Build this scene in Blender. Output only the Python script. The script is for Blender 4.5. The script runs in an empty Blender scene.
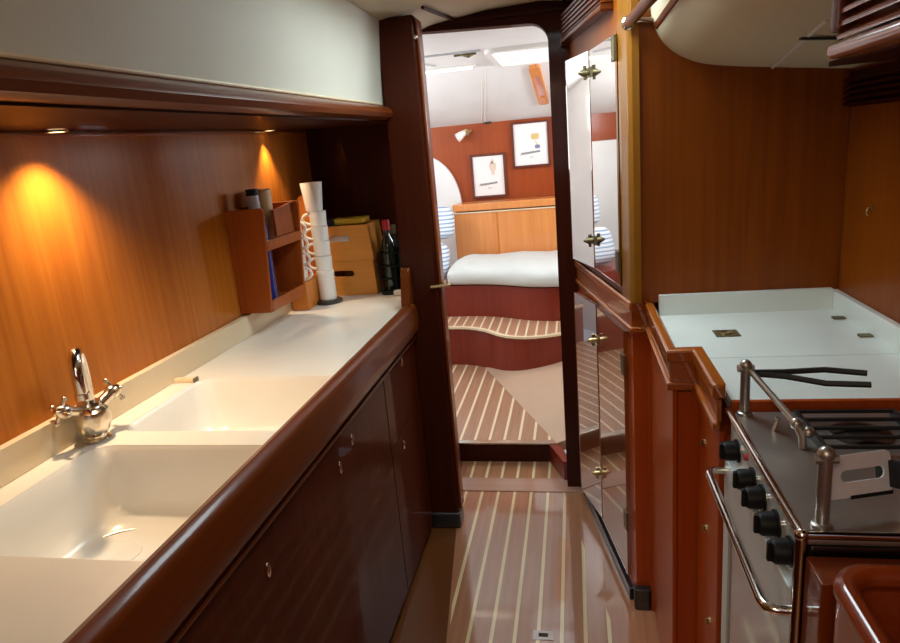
import bpy, bmesh, math, random
from mathutils import Vector, Matrix
random.seed(7)
S = bpy.context.scene
COL = S.collection
PI = math.pi

# ---------------------------------------------------------------- materials
def _mat(name):
    m = bpy.data.materials.new(name); m.use_nodes = True
    nt = m.node_tree
    return m, nt, nt.nodes['Principled BSDF']

def plain(name, col, rough=.5, metal=0, coat=0, bump=0, bscale=60, emit=None, estr=0, trans=0, spec=.5, mottled=0, mscale=6):
    m, nt, b = _mat(name)
    b.inputs['Base Color'].default_value = (*col, 1)
    b.inputs['Roughness'].default_value = rough
    b.inputs['Metallic'].default_value = metal
    b.inputs['Coat Weight'].default_value = coat
    b.inputs['Coat Roughness'].default_value = .06
    b.inputs['Specular IOR Level'].default_value = spec
    b.inputs['Transmission Weight'].default_value = trans
    if emit:
        b.inputs['Emission Color'].default_value = (*emit, 1)
        b.inputs['Emission Strength'].default_value = estr
    tc = nt.nodes.new('ShaderNodeTexCoord')
    n = nt.nodes.new('ShaderNodeTexNoise'); n.inputs['Scale'].default_value = mscale; n.inputs['Detail'].default_value = 4
    nt.links.new(tc.outputs['Object'], n.inputs['Vector'])
    mx = nt.nodes.new('ShaderNodeMix'); mx.data_type = 'RGBA'
    k = mottled if mottled else .06
    mx.inputs['A'].default_value = (*[c*(1-k) for c in col], 1)
    mx.inputs['B'].default_value = (*[min(1, c*(1+k)) for c in col], 1)
    nt.links.new(n.outputs['Fac'], mx.inputs['Factor'])
    nt.links.new(mx.outputs['Result'], b.inputs['Base Color'])
    if bump:
        n2 = nt.nodes.new('ShaderNodeTexNoise'); n2.inputs['Scale'].default_value = bscale; n2.inputs['Detail'].default_value = 3
        nt.links.new(tc.outputs['Object'], n2.inputs['Vector'])
        bp = nt.nodes.new('ShaderNodeBump'); bp.inputs['Strength'].default_value = bump; bp.inputs['Distance'].default_value = .01
        nt.links.new(n2.outputs['Fac'], bp.inputs['Height']); nt.links.new(bp.outputs['Normal'], b.inputs['Normal'])
    return m

def wood(name, c0, c1, grain='z', rough=.38, coat=.7, coatr=.05, ior=1.5, scale=1.0, spec=.35):
    """varnished wood, grain running along one axis"""
    m, nt, b = _mat(name)
    L = nt.links
    tc = nt.nodes.new('ShaderNodeTexCoord')
    mp = nt.nodes.new('ShaderNodeMapping')
    s = {'x': (1.2, 34, 34), 'y': (34, 1.2, 34), 'z': (34, 34, 1.2)}[grain]
    mp.inputs['Scale'].default_value = tuple(v*scale for v in s)
    L.new(tc.outputs['Object'], mp.inputs['Vector'])
    n = nt.nodes.new('ShaderNodeTexNoise'); n.inputs['Scale'].default_value = 1.6; n.inputs['Detail'].default_value = 6
    n.inputs['Roughness'].default_value = .62; n.inputs['Distortion'].default_value = .25
    L.new(mp.outputs['Vector'], n.inputs['Vector'])
    n3 = nt.nodes.new('ShaderNodeTexNoise'); n3.inputs['Scale'].default_value = .22; n3.inputs['Detail'].default_value = 2
    L.new(mp.outputs['Vector'], n3.inputs['Vector'])
    ad = nt.nodes.new('ShaderNodeMath'); ad.operation = 'MULTIPLY_ADD'; ad.inputs[1].default_value = .65
    ml = nt.nodes.new('ShaderNodeMath'); ml.operation = 'MULTIPLY'; ml.inputs[1].default_value = .35
    L.new(n.outputs['Fac'], ad.inputs[0]); L.new(n3.outputs['Fac'], ml.inputs[0]); L.new(ml.outputs[0], ad.inputs[2])
    cr = nt.nodes.new('ShaderNodeValToRGB')
    cr.color_ramp.elements[0].position = .34; cr.color_ramp.elements[0].color = (*c0, 1)
    cr.color_ramp.elements[1].position = .66; cr.color_ramp.elements[1].color = (*c1, 1)
    L.new(ad.outputs[0], cr.inputs['Fac']); L.new(cr.outputs['Color'], b.inputs['Base Color'])
    b.inputs['Roughness'].default_value = rough
    b.inputs['Specular IOR Level'].default_value = spec
    b.inputs['Coat Weight'].default_value = coat
    b.inputs['Coat Roughness'].default_value = coatr
    b.inputs['Coat IOR'].default_value = ior
    return m

def planked(name, c0, c1, cs, spacing, x0, width, margins=None, shade_border=None, rough=.35, coat=.8, coatr=.08):
    """teak sole with pale inlaid strips along Y; margins = list of (x at y0, y0, dx/dy, side)"""
    m, nt, b = _mat(name); L = nt.links
    def math_(op, a, bb=None, c=None):
        q = nt.nodes.new('ShaderNodeMath'); q.operation = op
        for i, v in enumerate((a, bb, c)):
            if v is None: continue
            if isinstance(v, (int, float)): q.inputs[i].default_value = v
            else: L.new(v, q.inputs[i])
        return q.outputs[0]
    geo = nt.nodes.new('ShaderNodeNewGeometry')
    sp = nt.nodes.new('ShaderNodeSeparateXYZ'); L.new(geo.outputs['Position'], sp.inputs[0])
    X, Y = sp.outputs['X'], sp.outputs['Y']
    u = math_('DIVIDE', math_('ADD', X, -x0 + spacing*40 + width/2), spacing)
    fr = math_('FRACT', u)
    st = math_('LESS_THAN', fr, width/spacing)
    for (xa, ya, k, side) in (margins or []):
        edge = math_('MULTIPLY_ADD', math_('SUBTRACT', Y, ya), k, xa)
        inside = math_('GREATER_THAN', X, edge) if side > 0 else math_('LESS_THAN', X, edge)
        st = math_('MULTIPLY', st, inside)
    mp = nt.nodes.new('ShaderNodeMapping'); mp.inputs['Scale'].default_value = (40, 1.5, 40)
    L.new(geo.outputs['Position'], mp.inputs['Vector'])
    n = nt.nodes.new('ShaderNodeTexNoise'); n.inputs['Scale'].default_value = 1.5; n.inputs['Detail'].default_value = 5
    L.new(mp.outputs['Vector'], n.inputs['Vector'])
    cr = nt.nodes.new('ShaderNodeValToRGB')
    cr.color_ramp.elements[0].position = .3; cr.color_ramp.elements[0].color = (*c0, 1)
    cr.color_ramp.elements[1].position = .7; cr.color_ramp.elements[1].color = (*c1, 1)
    L.new(n.outputs['Fac'], cr.inputs['Fac'])
    mx = nt.nodes.new('ShaderNodeMix'); mx.data_type = 'RGBA'
    mx.inputs['B'].default_value = (*cs, 1)
    L.new(st, mx.inputs['Factor']); L.new(cr.outputs['Color'], mx.inputs['A'])
    res = mx.outputs['Result']
    if shade_border:                                   # left margin darkened: shade and reflection of the cabinets painted into the colour
        xa, ya, k, colr_ = shade_border
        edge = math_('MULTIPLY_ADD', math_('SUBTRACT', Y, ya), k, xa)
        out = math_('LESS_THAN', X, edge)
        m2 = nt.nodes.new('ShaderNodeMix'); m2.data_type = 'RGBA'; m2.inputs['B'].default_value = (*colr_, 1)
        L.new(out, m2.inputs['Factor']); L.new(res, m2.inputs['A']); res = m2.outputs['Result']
    L.new(res, b.inputs['Base Color'])
    b.inputs['Roughness'].default_value = rough
    b.inputs['Coat Weight'].default_value = coat; b.inputs['Coat Roughness'].default_value = coatr; b.inputs['Coat IOR'].default_value = 1.75
    return m

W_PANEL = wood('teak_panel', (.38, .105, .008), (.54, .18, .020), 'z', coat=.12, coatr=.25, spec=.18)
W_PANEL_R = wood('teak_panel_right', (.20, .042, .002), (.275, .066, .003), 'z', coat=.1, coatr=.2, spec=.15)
W_COL = wood('teak_column', (.235, .088, .005), (.295, .113, .008), 'z', coat=.35, coatr=.14, spec=.2)
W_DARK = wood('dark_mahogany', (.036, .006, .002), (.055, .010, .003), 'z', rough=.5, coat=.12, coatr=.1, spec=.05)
W_MID = wood('mahogany', (.14, .024, .003), (.20, .040, .006), 'z', coat=.4, coatr=.08, spec=.2)
W_MID_Y = wood('mahogany_rail', (.11, .021, .002), (.16, .034, .004), 'y', coat=.35, coatr=.12, spec=.2)
W_RED = wood('red_mahogany', (.38, .058, .005), (.48, .086, .009), 'z', coat=.3, coatr=.12, spec=.2)
W_RED_Y = wood('red_mahogany_rail', (.33, .078, .006), (.45, .118, .010), 'y', coat=1, coatr=.05, spec=.25)
W_BIN = wood('bin_mahogany', (.20, .028, .004), (.28, .046, .007), 'y', coat=.9, coatr=.07, spec=.2)
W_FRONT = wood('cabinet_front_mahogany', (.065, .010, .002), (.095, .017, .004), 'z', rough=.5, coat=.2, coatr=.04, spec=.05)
W_GLOSS = wood('mirror_varnish', (.20, .05, .012), (.27, .075, .018), 'z', rough=.22, coat=1, coatr=.015, ior=3.0)
W_FWD = wood('forward_cherry', (.28, .045, .008), (.37, .072, .013), 'z', coat=.3, coatr=.18, spec=.2)
W_ORANGE = wood('orange_cherry', (.62, .21, .055), (.74, .29, .08), 'z', coat=.6, coatr=.14)
W_STEP = wood('step_mahogany', (.16, .016, .006), (.22, .027, .010), 'z', coat=.4, coatr=.2, spec=.2)
W_CRATE = wood('crate_pine', (.68, .26, .04), (.78, .33, .06), 'x', coat=.1, rough=.5)
W_RACK = wood('rack_teak', (.27, .055, .007), (.36, .085, .011), 'z', coat=.25, coatr=.18, spec=.2)
W_TEAKLIGHT = wood('orange_teak', (.52, .16, .022), (.62, .21, .03), 'z', coat=.3)
M_MIRROR = plain('door_mirror', (.90, .86, .82), .03, metal=1)
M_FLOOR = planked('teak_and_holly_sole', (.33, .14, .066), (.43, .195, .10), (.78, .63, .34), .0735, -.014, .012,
                  margins=[(-.014, 2.233, -.194, -1), (-.462, 1.865, -.12, 1)], shade_border=(-.470, 1.865, -.12, (.13, .042, .010)), rough=.28, coat=1, coatr=.05)
M_FLOOR_F = planked('teak_and_holly_forward', (.33, .165, .09), (.42, .22, .125), (.80, .64, .42), .0735, -.014, .013,
                    margins=[(-.145, 2.98, -.435, -1)], coat=.5, coatr=.2)
M_TREAD = planked('teak_and_holly_tread', (.40, .20, .11), (.48, .25, .14), (.85, .72, .50), .062, -.014, .012, coat=.4, coatr=.2)
M_PLAINFLOOR = wood('plain_teak_plank', (.38, .20, .13), (.46, .25, .17), 'x', coat=.7, coatr=.1)
M_BEIGE = plain('beige_lining', (.50, .34, .23), .45, mottled=.14, mscale=3, coat=.2)
M_CREAM = plain('cream_vinyl', (.60, .58, .48), .55, bump=.05, bscale=180)
M_CREAM_R = plain('tan_vinyl', (.70, .61, .42), .55, bump=.05, bscale=180)
M_CEIL = plain('ceiling_vinyl', (.80, .72, .55), .55, bump=.04, bscale=180)
M_WHITE_LINER = plain('white_liner', (.80, .79, .77), .5, bump=.03, bscale=150)
M_SOLID = plain('white_worktop', (.80, .76, .66), .32, spec=.5, coat=.15, mottled=.05, mscale=9)
M_SINK = plain('white_sink', (.82, .80, .74), .22, spec=.5, coat=.2)
M_EDGE = plain('cream_worktop_edge', (.74, .60, .40), .4)
M_SOLID_R = plain('white_laminate', (.82, .88, .83), .28, coat=.15)
M_CHROME = plain('chrome', (.78, .76, .72), .12, metal=1)
M_NICKEL = plain('nickel', (.70, .62, .50), .2, metal=1)
M_BRASS = plain('brass', (.52, .40, .20), .3, metal=1)
M_OLDBRASS = plain('dull_brass', (.20, .16, .08), .45, metal=.7)
M_STEEL = plain('stainless', (.50, .47, .43), .34, metal=.85, mottled=.1, mscale=20)
M_STEEL_D = plain('dark_steel', (.20, .19, .18), .3, metal=1)
M_STEEL_L = plain('light_steel', (.62, .70, .70), .3, metal=.25)
M_ALU = plain('aluminium', (.80, .82, .88), .3, metal=.25)
M_BLACK = plain('black_plastic', (.008, .008, .009), .5, spec=.25)
M_RUBBER = plain('black_rubber', (.012, .013, .015), .3, coat=.4)
M_IRON = plain('cast_iron', (.015, .014, .014), .5)
M_GLASS_D = plain('dark_oven_glass', (.06, .055, .05), .06, spec=.9, coat=1)
M_WHITE = plain('white_plastic', (.85, .83, .78), .3)
M_GREY = plain('grey_cap', (.55, .57, .60), .35)
M_BLUE = plain('blue_glass', (.012, .02, .16), .12, coat=.8)
M_BEIGECAN = plain('beige_canister', (.66, .42, .20), .45)
M_YELLOW = plain('yellow_pack', (.80, .48, .03), .5)
M_REDCAP = plain('red_cap', (.55, .03, .04), .4)
M_GREEN = plain('dark_green_glass', (.012, .03, .02), .12, coat=.6)
M_FABRIC = plain('pale_cushion', (.58, .60, .57), .8, bump=.1, bscale=40)
M_PAPER = plain('paper', (.84, .82, .80), .8)
M_FRAME = wood('picture_frame_dark', (.11, .02, .008), (.15, .03, .012), 'z', coat=.2)
M_INK = plain('print_ink', (.20, .20, .22), .8)
M_INKY = plain('print_ochre', (.72, .52, .20), .8)
M_INKP = plain('print_pale', (.72, .58, .46), .8)
M_INKB = plain('print_blue', (.22, .22, .36), .8)
M_LAMPGLOW = plain('strip_lamp', (.9, .85, .75), .4, emit=(1, .88, .68), estr=1.3)
M_SKYPANE = plain('sky_lit_acrylic', (.75, .78, .82), .25, emit=(.80, .82, 1), estr=.18)
M_DAYPANE = plain('daylit_pane', (.75, .78, .82), .2, emit=(.85, .93, 1), estr=2.5)
M_BULB = plain('halogen', (1, .9, .7), .3, emit=(1, .72, .38), estr=6)
M_PINK = plain('pink_glass', (.80, .42, .34), .15, coat=.5)
M_DARK = plain('dark_gap', (.012, .007, .005), .6)

def striped_fabric():
    m, nt, b = _mat('blue_striped_cotton'); L = nt.links
    tc = nt.nodes.new('ShaderNodeTexCoord')
    w = nt.nodes.new('ShaderNodeTexWave'); w.bands_direction = 'Z'; w.inputs['Scale'].default_value = 11
    w.inputs['Distortion'].default_value = 1.2; w.inputs['Detail Scale'].default_value = .6
    L.new(tc.outputs['Object'], w.inputs['Vector'])
    cr = nt.nodes.new('ShaderNodeValToRGB')
    cr.color_ramp.elements[0].position = .2; cr.color_ramp.elements[0].color = (.26, .38, .56, 1)
    cr.color_ramp.elements[1].position = .42; cr.color_ramp.elements[1].color = (.76, .80, .84, 1)
    L.new(w.outputs['Fac'], cr.inputs['Fac']); L.new(cr.outputs['Color'], b.inputs['Base Color'])
    b.inputs['Roughness'].default_value = .85
    return m
M_STRIPE = striped_fabric()

# ---------------------------------------------------------------- mesh builder
class MB:
    def __init__(s): s.b = bmesh.new()
    def box(s, lo, hi, bev=0, seg=2):
        r = bmesh.ops.create_cube(s.b, size=1)
        vs = r['verts']
        for v in vs:
            v.co = Vector([lo[i] + (v.co[i]+.5)*(hi[i]-lo[i]) for i in range(3)])
        if bev:
            es = list({e for v in vs for e in v.link_edges})
            bmesh.ops.bevel(s.b, geom=es, offset=bev, segments=seg, affect='EDGES', profile=.5)
        return s
    def obox(s, c, ax, ay, az, size, bev=0, seg=2):
        """oriented box: centre, three axes, sizes"""
        r = bmesh.ops.create_cube(s.b, size=1); vs = r['verts']
        A = [Vector(a).normalized() for a in (ax, ay, az)]
        for v in vs:
            v.co = Vector(c) + sum((A[i]*v.co[i]*size[i] for i in range(3)), Vector())
        if bev:
            es = list({e for v in vs for e in v.link_edges})
            bmesh.ops.bevel(s.b, geom=es, offset=bev, segments=seg, affect='EDGES', profile=.5)
        return s
    def poly(s, outer, holes, a0, a1, axis='z'):
        """flat polygon (2-D) with holes, extruded from a0 to a1 along axis"""
        def P(p, a):
            return {'z': (p[0], p[1], a), 'y': (p[0], a, p[1]), 'x': (a, p[0], p[1])}[axis]
        b2 = bmesh.new(); es = []
        for lp in [outer]+list(holes):
            vs = [b2.verts.new(P(p, a0)) for p in lp]
            for i in range(len(vs)): es.append(b2.edges.new((vs[i], vs[(i+1) % len(vs)])))
        bmesh.ops.triangle_fill(b2, use_beauty=True, use_dissolve=False, edges=es)
        d = Vector(P((0, 0), a1)) - Vector(P((0, 0), a0))
        r = bmesh.ops.extrude_face_region(b2, geom=list(b2.faces))
        bmesh.ops.translate(b2, vec=d, verts=[g for g in r['geom'] if isinstance(g, bmesh.types.BMVert)])
        bmesh.ops.recalc_face_normals(b2, faces=b2.faces)
        me = bpy.data.meshes.new('t'); b2.to_mesh(me); b2.free(); s.b.from_mesh(me); bpy.data.meshes.remove(me)
        return s
    def prism(s, pts, a0, a1, axis='z'): return s.poly(pts, [], a0, a1, axis)
    def loft(s, loops, close=True, cap0=True, cap1=True):
        L = [[s.b.verts.new(p) for p in lp] for lp in loops]
        n = len(L[0])
        for i in range(len(L)-1):
            for j in range(n if close else n-1):
                k = (j+1) % n
                try: s.b.faces.new((L[i][j], L[i][k], L[i+1][k], L[i+1][j]))
                except ValueError: pass
        if cap0 and close: s.b.faces.new(list(reversed(L[0])))
        if cap1 and close: s.b.faces.new(L[-1])
        return s
    def tube(s, path, r, n=12, caps=True):
        path = [Vector(p) for p in path]; rr = r if isinstance(r, (list, tuple)) else [r]*len(path)
        loops = []; up = None
        for i, p in enumerate(path):
            t = (path[min(i+1, len(path)-1)] - path[max(i-1, 0)]).normalized()
            if up is None:
                up = Vector((0, 0, 1)) if abs(t.z) < .9 else Vector((1, 0, 0))
            a = t.cross(up).normalized(); bb = a.cross(t).normalized(); up = bb
            loops.append([p + (a*math.cos(2*PI*k/n) + bb*math.sin(2*PI*k/n))*rr[i] for k in range(n)])
        return s.loft(loops, True, caps, caps)
    def lathe(s, prof, c, axis=(0, 0, 1), n=28):
        ax = Vector(axis).normalized(); u = ax.orthogonal().normalized(); w = ax.cross(u)
        c = Vector(c)
        loops = [[c + ax*z + (u*math.cos(2*PI*k/n) + w*math.sin(2*PI*k/n))*max(r, 1e-4) for k in range(n)] for r, z in prof]
        return s.loft(loops)
    def ball(s, c, r, seg=20):
        rr = (r, r, r) if isinstance(r, (int, float)) else r
        q = bmesh.ops.create_uvsphere(s.b, u_segments=seg, v_segments=max(8, seg//2), radius=1)
        for v in q['verts']: v.co = Vector((c[0]+v.co.x*rr[0], c[1]+v.co.y*rr[1], c[2]+v.co.z*rr[2]))
        return s
    def sheet(s, prof, y0, y1, t=.012, n=1, axis='y'):
        """open profile in XZ swept in Y, thickened by t downwards along its left normal"""
        pv = [Vector((p[0], 0, p[1])) for p in prof]; off = []
        for i, p in enumerate(pv):
            d = (pv[min(i+1, len(pv)-1)] - pv[max(i-1, 0)]).normalized()
            off.append(p + Vector((-d.z, 0, d.x))*t)
        ring = pv + off[::-1]
        s.loft([[(p.x, y, p.z) for p in ring] for y in [y0+(y1-y0)*i/n for i in range(n+1)]])
        return s

def arc(cx, cy, r, a0, a1, n=8, ry=None):
    ry = r if ry is None else ry
    return [(cx+r*math.cos(a0+(a1-a0)*i/n), cy+ry*math.sin(a0+(a1-a0)*i/n)) for i in range(n+1)]
def rrect(x0, x1, y0, y1, r, n=6):
    return (arc(x1-r, y1-r, r, 0, PI/2, n) + arc(x0+r, y1-r, r, PI/2, PI, n)
            + arc(x0+r, y0+r, r, PI, 1.5*PI, n) + arc(x1-r, y0+r, r, 1.5*PI, 2*PI, n))
def offset_line(pts, d):
    """offset an open 2-D polyline to its left by d"""
    P = [Vector(p) for p in pts]; out = []
    for i, p in enumerate(P):
        ds = []
        if i > 0: ds.append((P[i]-P[i-1]).normalized())
        if i < len(P)-1: ds.append((P[i+1]-P[i]).normalized())
        ns = [Vector((-q.y, q.x)) for q in ds]
        m = sum(ns, Vector((0, 0))).normalized()
        out.append(tuple(p + m*(d/max(.3, m.dot(ns[0])))))
    return out
def smooth_line(pts, n=6):
    """Catmull-Rom through 2-D points"""
    P = [Vector(p) for p in pts]; P = [P[0]*2-P[1]]+P+[P[-1]*2-P[-2]]; out = []
    for i in range(1, len(P)-2):
        for k in range(n):
            t = k/n
            out.append(tuple(.5*((2*P[i]) + (P[i+1]-P[i-1])*t + (2*P[i-1]-5*P[i]+4*P[i+1]-P[i+2])*t*t + (-P[i-1]+3*P[i]-3*P[i+1]+P[i+2])*t**3)))
    out.append(tuple(P[-2])); return out

def rootloc(o):
    v = Vector()
    while o: v = v + o.location; o = o.parent
    return v
def obj(name, mb, mat, parent=None, loc=(0, 0, 0), angle=38, bevel=0):
    base = rootloc(parent) if parent else Vector(loc)
    bmesh.ops.translate(mb.b, vec=-base, verts=mb.b.verts)
    bmesh.ops.recalc_face_normals(mb.b, faces=mb.b.faces)
    for f in mb.b.faces: f.smooth = True
    me = bpy.data.meshes.new(name); mb.b.to_mesh(me); mb.b.free()
    me.set_sharp_from_angle(angle=math.radians(angle))
    for m in (mat if isinstance(mat, (list, tuple)) else [mat]): me.materials.append(m)
    o = bpy.data.objects.new(name, me); COL.objects.link(o)
    if parent: o.parent = parent
    else: o.location = base
    if bevel:
        bv = o.modifiers.new('soft_edge', 'BEVEL'); bv.width = bevel; bv.segments = 2; bv.limit_method = 'ANGLE'; bv.angle_limit = math.radians(50)
    if angle < 55:
        wn = o.modifiers.new('flat_faces', 'WEIGHTED_NORMAL'); wn.keep_sharp = True; wn.weight = 90
    return o
def tag(o, label, cat, group=None, kind=None):
    if label: o['label'] = label
    if cat: o['category'] = cat
    if group: o['group'] = group
    if kind: o['kind'] = kind
    return o
def thing(name, label, cat, loc=(0, 0, 0), group=None):
    o = bpy.data.objects.new(name, None); COL.objects.link(o); o.location = loc; o.empty_display_size = .05
    return tag(o, label, cat, group)
def struct(name, mb, mat, label, cat, parent=None, **k):
    o = obj(name, mb, mat, parent, **k)
    if parent is None: tag(o, label, cat, kind='structure')
    return o
def dup(root, loc, label=None, rotz=None):
    r = root.copy(); COL.objects.link(r); r.location = loc
    if rotz is not None: r.rotation_euler = (0, 0, rotz)
    if label: r['label'] = label
    for ch in list(root.children):
        c = ch.copy(); COL.objects.link(c); c.parent = r
        for g in list(ch.children):
            d = g.copy(); COL.objects.link(d); d.parent = c
    return r

# ---------------------------------------------------------------- camera (solved from the photograph's vanishing points)
f = 650.
dv = Vector((572-450, 140-321.5, f)).normalized()
vv = Vector((668-450, 2750-321.5, f)); vv = (vv - dv*vv.dot(dv)).normalized()
rv = vv.cross(dv); rv = -rv if rv.x < 0 else rv
Rm = Matrix((rv, dv, -vv))
cam = bpy.data.cameras.new('camera'); cam.sensor_width = 36; cam.lens = f*36/900; cam.clip_start = .02
co = bpy.data.objects.new('camera', cam); COL.objects.link(co); S.camera = co
cx_ = Rm @ Vector((1, 0, 0)); cy_ = Rm @ Vector((0, -1, 0)); cz_ = Rm @ Vector((0, 0, -1))
mw = Matrix((cx_, cy_, cz_)).transposed().to_4x4(); mw.translation = Vector((0, 0, 1.5)); co.matrix_world = mw

# ================================================================ SETTING : galley shell
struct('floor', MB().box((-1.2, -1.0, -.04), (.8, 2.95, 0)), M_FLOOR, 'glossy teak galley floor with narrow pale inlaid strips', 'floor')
struct('trim_threshold', MB().box((-.62, 2.615, 0), (.02, 2.735, .004), .002), M_PLAINFLOOR, 'plain wooden threshold plank across the doorway', 'threshold')
struct('wall_left', MB().box((-1.18, -1.0, 0), (-1.14, 2.86, 1.66)), W_PANEL, 'orange varnished teak panel behind the left worktop', 'wall')
struct('wall_end', MB().box((-1.18, 2.80, 0), (-.60, 2.86, 1.99)), W_DARK, 'dark mahogany panel closing the far end of the left worktop', 'wall')
# left coachroof side above the valance
struct('wall_left_upper', MB().sheet([(-.652, 1.640), (-.648, 1.72), (-.628, 1.955)], -1.0, 2.80, .02), M_CREAM,
       'cream vinyl cabin side above the left valance', 'wall')
# ceiling, gently cambered, with the overhead hatch opening left out between the two halves
CEIL = [(.235, 1.945), (.12, 1.985), (-.10, 2.008), (-.30, 2.0), (-.50, 1.972), (-.625, 1.948)]
HY0, HY1, HX0, HX1 = 1.55, 2.15, -.38, .06
c = MB().sheet(CEIL, HY1, 2.66, -.02); c.sheet(CEIL, -1.0, HY0, -.02)
c.sheet([(.235, 1.945), (.12, 1.985), (HX1, 1.992)], HY0, HY1, -.02)
c.sheet([(HX0, 1.99), (-.50, 1.972), (-.625, 1.948)], HY0, HY1, -.02)
ceil = struct('ceiling', c, M_CEIL, 'cream vinyl ceiling above the doorway', 'ceiling')
b = MB()
for p, q in (((-.47, 2.30, 1.966), (-.42, 2.65, 1.977)), ((-.02, 2.2, 1.998), (-.01, 2.65, 1.996))):
    b.tube([p, q], .006, 6)
obj('seam', b, W_DARK, ceil)
# overhead hatch (daylight)
hw = MB()
hw.poly([(HX0-.03, HY0-.03), (HX1+.03, HY0-.03), (HX1+.03, HY1+.03), (HX0-.03, HY1+.03)], [rrect(HX0, HX1, HY0, HY1, .04)], 1.965, 2.045)
win = struct('window_1', hw, M_WHITE_LINER, 'framed overhead deck hatch in the galley ceiling', 'hatch window')
obj('pane', MB().box((HX0-.01, HY0-.01, 2.05), (HX1+.01, HY1+.01, 2.058)), M_DAYPANE, win)
# bulkhead: header and right jamb around the doorway
b = MB()
b.poly([(-.66, 1.90), (-.66, 2.03), (.06, 2.03), (.06, .0), (-.075, .0)] + arc(-.145, 1.865, .07, 0, PI/2, 8)[0:] + [(-.52, 1.95), (-.60, 1.955)], [], 2.66, 2.72, 'y')
bulk = struct('wall_front', b, W_DARK, 'dark mahogany bulkhead with the rounded doorway', 'bulkhead')
b = MB()
b.box((-.66, 2.645, 1.965), (.02, 2.66, 1.985), .004)
obj('moulding', b, W_DARK, bulk)
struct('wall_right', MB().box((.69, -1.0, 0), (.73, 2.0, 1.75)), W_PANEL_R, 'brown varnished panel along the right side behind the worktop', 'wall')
struct('wall_back', MB().box((-1.2, -1.04, 0), (.8, -1.0, 2.05)), W_MID, 'mahogany bulkhead behind the viewer', 'wall')
# right: cream side-deck underside curving up to the ceiling
prof = smooth_line([(.72, 1.608), (.52, 1.632), (.36, 1.655), (.29, 1.68), (.245, 1.715), (.218, 1.76), (.208, 1.82), (.222, 1.95)], 4)
rcm = MB().sheet(prof, .962, 1.875, -.015); rcm.sheet([q for q in prof if q[0] < .316], -1.0, .962, -.015)
rc = struct('wall_right_upper', rcm, M_CREAM_R, 'cream vinyl side-deck lining curving down on the right', 'wall')
b = MB().tube([(.50, 1.86, 1.632), (.40, 1.2, 1.648)], .0035, 6)
obj('seam', b, M_WHITE_LINER, rc)
obj('slit', MB().obox((.445, 1.36, 1.6375), (1, 0, -.1), (0, 1, 0), (.1, 0, 1), (.07, .012, .004)), M_DARK, rc)
struct('trim_2', MB().box((.215, .2, 1.752), (.245, 1.86, 1.782), .008), W_MID_Y, 'varnished strip along the lower edge of the right cream lining', 'trim')

# left pilaster with rubber shoe
b = MB().box((-.645, 2.32, 0), (-.508, 2.395, 1.955), .012, 3)
post = thing('pilaster', 'dark mahogany post between the left worktop and the doorway', 'post', (-.575, 2.355, 0))
obj('post_body', b, W_DARK, post)
obj('edge_strip', MB().box((-.508, 2.335, .08), (-.497, 2.392, 1.94), .004), W_MID, post)
b = MB().box((-.650, 2.312, 0), (-.503, 2.40, .07), .012, 3)
obj('rubber_shoe', b, M_RUBBER, post)
b = MB().box((-.505, 2.345, 1.005), (-.49, 2.385, 1.03), .003); b.tube([(-.535, 2.312, 1.018), (-.47, 2.33, 1.018)], .006, 8)
b.ball((-.47, 2.33, 1.018), .008, 10)
obj('latch_bolt', b, M_BRASS, post)
obj('button', MB().lathe([(.007, 0), (.007, .006), (0, .008)], (-.505, 2.318, 1.88), (0, -1, 0), 14), M_CHROME, post)

# ================================================================ LEFT valance with downlights
def rise(mb, k=.0150, y0=1.35):
    for v in mb.b.verts: v.co.z += (v.co.y-y0)*k
    return mb
vprof = [(-.650, 1.657), (-.632, 1.654), (-.616, 1.644), (-.610, 1.630), (-.616, 1.617), (-.632, 1.611), (-.650, 1.610)]
val = thing('valance', 'long varnished moulded valance above the left worktop', 'valance', (-.88, .9, 1.60))
obj('moulding', rise(MB().poly(vprof, [], -.8, 2.316, 'y')), W_MID_Y, val)
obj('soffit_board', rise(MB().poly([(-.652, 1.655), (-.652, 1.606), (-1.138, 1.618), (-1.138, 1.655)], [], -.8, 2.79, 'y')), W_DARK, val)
obj('cream_bead', rise(MB().tube([(-.648, -.8, 1.662), (-.648, 2.31, 1.662)], .004, 8)), M_EDGE, val)
obj('back_bead', rise(MB().box((-1.139, -.8, 1.606), (-1.131, 2.79, 1.615), .002)), W_RED_Y, val)
def downlight(loc, label):
    t = thing('downlight', label, 'downlight', loc, 'downlights under the valance')
    x, y, z = loc
    b = MB(); b.poly(arc(x, y, .024, 0, 2*PI-.2618, 23), [arc(x, y, .017, 0, 2*PI-.2618, 23)], z+.005, z+.009)
    obj('trim_ring', b, M_BRASS, t)
    obj('bulb', MB().lathe([(.0165, .006), (.0165, .0095)], loc, n=20), M_BULB, t)
    return t
DL = [(-1.075, 1.27, 1.6045), (-1.108, 2.37, 1.6245)]
downlight(DL[0], 'round brass downlight under the valance, above the tap')
downlight(DL[1], 'round brass downlight under the valance, above the mug stacks')

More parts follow.
